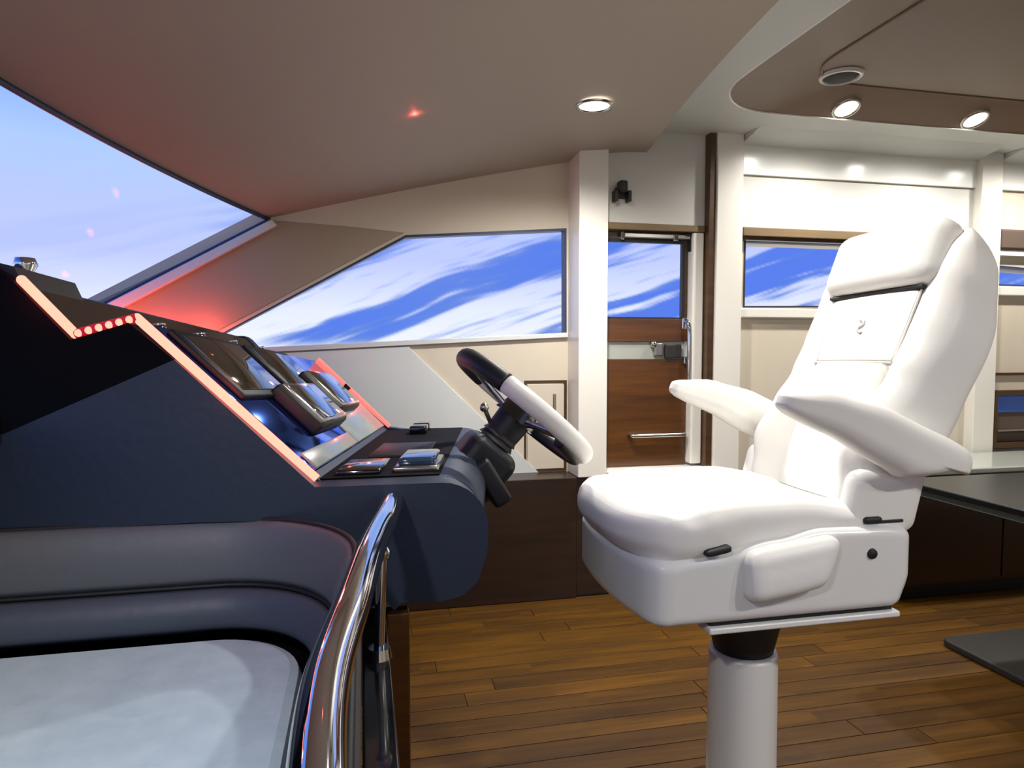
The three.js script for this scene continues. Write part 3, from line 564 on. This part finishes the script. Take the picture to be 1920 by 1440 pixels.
  pad('lumbar_pad', 0.02, 0.385, 0.128, -0.03, 0.022, 0.018, 'white lumbar pad', 0.012);
  part('headrest_slot', soft(0.012, 0.02, 0.29, 0.005, (x, y, z) => Bk(0.586 + x, z, 0.006 + y), 8), M.slit, o, 'dark slot under the headrest');
  part('emblem', mapped(tube([[0.006, 0.018, 0], [-0.004, 0.014, 0], [-0.006, 0.006, 0], [0.004, -0.002, 0], [0.003, -0.01, 0], [-0.008, -0.016, 0]], 0.0038, 36, 8), (x, y, z) => Bk(0.487 + y * 1.1, -x * 1.2, 0.0145 + z)), M.emblem, o, 'small grey embroidered emblem');
  part('seam_piping', [tube(Array.from({ length: 12 }, (_, i) => Bk(0.388, lerp(-0.14, 0.14, i / 11), 0.008 + 0.006 * (1 - ((i / 11 - 0.5) * 2) ** 2))), 0.003, 30, 6), tube(Array.from({ length: 16 }, (_, i) => Bk(lerp(0.03, 0.58, i / 15), 0.137, 0.004)), 0.003, 30, 6), tube(Array.from({ length: 16 }, (_, i) => Bk(lerp(0.03, 0.58, i / 15), -0.137, 0.004)), 0.003, 30, 6)], M.chairSeam, o);
  part('lumbar_stitch', tube(Array.from({ length: 10 }, (_, i) => Bk(0.24, lerp(-0.1, 0.1, i / 9), 0.0365 - 0.004 * ((i / 9 - 0.5) * 2) ** 2)), 0.0025, 24, 6), M.chairSeam, o);
  for (const [s, label] of [[1, 'armrest nearer the camera'], [-1, 'armrest on the window side']]) {
    const L = 0.52, dir = [0.932, -0.362];
    part('armrest', soft(L, 0.1, 0.078, 0.036, (x, y, z) => {
      const a = x + L / 2, h = table([[0, 0.5], [0.13, 0.95], [0.27, 1.25], [0.42, 1.3], [0.52, 1.15]], a), drop = 0.016 * ss(a, 0.0, 0.14) - 0.012 * ss(a, 0.2, 0.42), w = lerp(0.86, 1.08, ss(a, 0, 0.4));
      const yy = y * h + drop - (a > 0.40 ? (y > 0 ? 0 : 0) : 0); const xx = a - (y < 0 ? 0.11 * ss(-y, -0.03, 0.05) * ss(a, 0.3, 0.5) : 0);
      return [0.893 + dir[0] * xx - dir[1] * yy, 1.135 + dir[1] * xx + dir[0] * yy, zc0 + s * 0.268 + z * w];
    }, 20), M.leather, o, label);
    part('arm_hinge', rod([1.27, 0.985, zc0 + s * 0.19], [1.27, 0.985, zc0 + s * 0.25], 0.04, 0.04, 24), M.chairShell, o);
    part('hip_wing', soft(0.2, 0.16, 0.06, 0.028, (x, y, z) => [1.205 + x + y * 0.25, 0.885 + y, zc0 + s * 0.212 + z], 12), M.leather, o, 'side wing of the backrest');
  }
}

// ---------------------------------------------------------------- settee beside the console
{
  const o = thing('settee', 'curved settee with dark backrest and light grey seat cushion', 'sofa', [-0.7, 0, -0.8]);
  // plan of the back: along the console, round the corner and forward to the camera side; d = distance inwards
  const plan = (d) => {
    const out = [], R = 0.25 - Math.min(d, 0.2), z0 = -1.345 + d, x1 = -0.012 - d, cx = -0.262, cz = -1.095;
    for (let i = 0; i <= 10; i++) out.push([lerp(-1.75, cx, i / 10), z0]);
    for (let i = 1; i <= 12; i++) { const a = Math.PI / 2 * i / 12; out.push([cx + R * Math.sin(a) + (x1 - cx - R) * Math.sin(a), cz - R * Math.cos(a) + (z0 - cz + R) * Math.cos(a)]); }
    for (let i = 1; i <= 8; i++) out.push([x1, lerp(cz, -0.1, i / 8)]);
    return out;
  };
  const band = (sec) => { const ps = sec.map(([d]) => plan(d)); return ringLoft(ps[0].map((_, i) => sec.map(([d, y], k) => [ps[k][i][0], y, ps[k][i][1]]))); };
  const round = (d0, y0, d1, y1, th) => {              // padded section from the top edge (d0, y0) to the bottom edge (d1, y1)
    const out = []; for (let i = 0; i <= 12; i++) { const t = i / 12, b = 0.014 * Math.sin(Math.PI * t) ** 0.6; out.push([lerp(d0, d1, t) + b, lerp(y0, y1, t) + b * 0.5]); }
    return [...out, [d1 - th, y1], [d0 - 0.004, y0 - 0.012]];
  };
  part('back_pad', band(round(0.004, 0.929, 0.034, 0.818, 0.04)), M.sofaPad, o, 'grey brown upper back pad');
  part('back_pad', band(round(0.038, 0.812, 0.068, 0.744, 0.04)), M.sofaLower, o, 'slate blue lower back pad');
  part('piping', new THREE.TubeGeometry(new THREE.CatmullRomCurve3(plan(0.034).map(([x, z]) => V(x, 0.815, z))), 120, 0.0045, 6), M.piping, o);
  part('piping', new THREE.TubeGeometry(new THREE.CatmullRomCurve3(plan(0.002).map(([x, z]) => V(x, 0.928, z))), 120, 0.005, 6), M.piping, o);
  const seat = plan(0.086); seat.push([-1.75, -0.1]);
  part('seat_cushion', plate(seat, 0.56, 0.742, [], 0.018), M.sofaSeat, o, 'light grey seat cushion');
  const baseP = plan(0.02); baseP.push([-1.75, -0.1]);
  part('plinth', plate(baseP, 0.0, 0.56), M.navy, o);
  part('back_shell', band([[0.0, 0.915], [0.012, 0.915], [0.03, 0.56], [0.0, 0.56]]), M.navyTrim, o);
}
// partition with timber edge beside the settee
const par = thing('partition', 'glossy black partition with timber edge beside the settee', 'partition', [0.03, 0, -0.75]);
part('panel', box(-0.005, 0.04, 0, 0.735, -1.352, -0.12, 0.004), M.blackGloss, par);
part('edge', box(0.04, 0.085, 0, 0.735, -1.352, -1.31, 0.004), M.teak, par, 'timber edge strip');
// chrome rail
{
  const o = thing('handrail', 'curved polished chrome handrail beside the helm', 'handrail', [0.03, 0.735, -0.8]);
  part('rail', tube([[0.056, 0.945, -1.372], [0.053, 0.956, -1.30], [0.036, 0.96, -1.16], [0.013, 0.96, -1.011], [-0.014, 0.96, -0.781], [-0.034, 0.96, -0.584], [-0.03, 0.955, -0.4], [-0.015, 0.93, -0.27], [0.0, 0.86, -0.2], [0.015, 0.735, -0.19]], 0.021, 140, 24), M.chrome, o);
  part('post', [rod([0.022, 0.735, -1.13], [0.03, 0.955, -1.13], 0.009, 0.009, 20), rod([0.022, 0.735, -1.13], [0.0225, 0.752, -1.13], 0.022, 0.018, 24), new THREE.SphereGeometry(0.014, 16, 12).translate(0.0285, 0.91, -1.13)], M.chrome, o);
}

// ---------------------------------------------------------------- saloon furniture aft of the chair
{
  const o = thing('sideboard', 'low dark timber sideboard with pale worktop along the wall', 'cabinet', [3.6, 0, -2.95]);
  part('carcass', box(2.5, 4.95, 0.08, 0.625, -3.17, -2.78, 0.004), M.darkWood, o);
  part('kick_plate', box(2.53, 4.92, 0, 0.08, -3.17, -2.83, 0.002), M.blackSoft, o);
  part('worktop', box(2.48, 4.97, 0.627, 0.655, -3.17, -2.755, 0.008), M.counter, o, 'pale grey worktop');
  for (let k = 0; k < 4; k++) { const x = 2.52 + k * 0.605; const d = part('door', box(x, x + 0.595, 0.10, 0.61, -2.779, -2.76, 0.004), M.darkWood, o); part('handle', tube([[x + 0.5, 0.56, -2.76], [x + 0.5, 0.56, -2.735], [x + 0.56, 0.56, -2.735], [x + 0.56, 0.56, -2.76]], 0.005, 24, 8), M.steel, d); }
  const n = thing('wall_niche', 'low wall niche with a shiny blue back panel at the right edge', 'niche', [4.2, 0.66, ZB]);
  part('surround', slab([[3.53, 0.665], [4.95, 0.665], [4.95, 1.0], [3.53, 1.0]], ZB + 0.001, ZB + 0.05, [[[3.55, 0.70], [4.93, 0.70], [4.93, 0.98], [3.55, 0.98]]], 0.002), M.teakDark, n);
  part('back_panel', box(3.55, 4.93, 0.87, 0.965, ZB + 0.004, ZB + 0.02, 0.003), M.bluePanel, n, 'shiny blue panel');
  part('dark_panel', box(3.55, 4.93, 0.70, 0.87, ZB + 0.002, ZB + 0.012, 0.002), M.blind, n);
  part('shelf', box(3.545, 4.935, 0.765, 0.778, ZB + 0.002, ZB + 0.06, 0.003), M.steel, n);
}
{
  const o = thing('saloon_table', 'dark glass topped table on a black pedestal behind the chair', 'table', [2.66, 0, -1.9]);
  part('top', plate(rr(2.08, 3.25, -2.32, -1.42, 0.06), 0.70, 0.722, [], 0.004), M.tableGlass, o, 'dark glass top');
  part('top_edge', plate(rr(2.10, 3.23, -2.30, -1.44, 0.05), 0.675, 0.70), M.tableEdge, o);
  part('column', box(2.58, 2.74, 0.03, 0.676, -2.02, -1.74, 0.01), M.blackGloss, o);
  part('foot_plate', plate(rr(2.36, 2.98, -2.36, -1.5, 0.04), 0.001, 0.03, [], 0.006), M.charcoal, o, 'charcoal foot plate');
}
renderer.render(scene, camera);
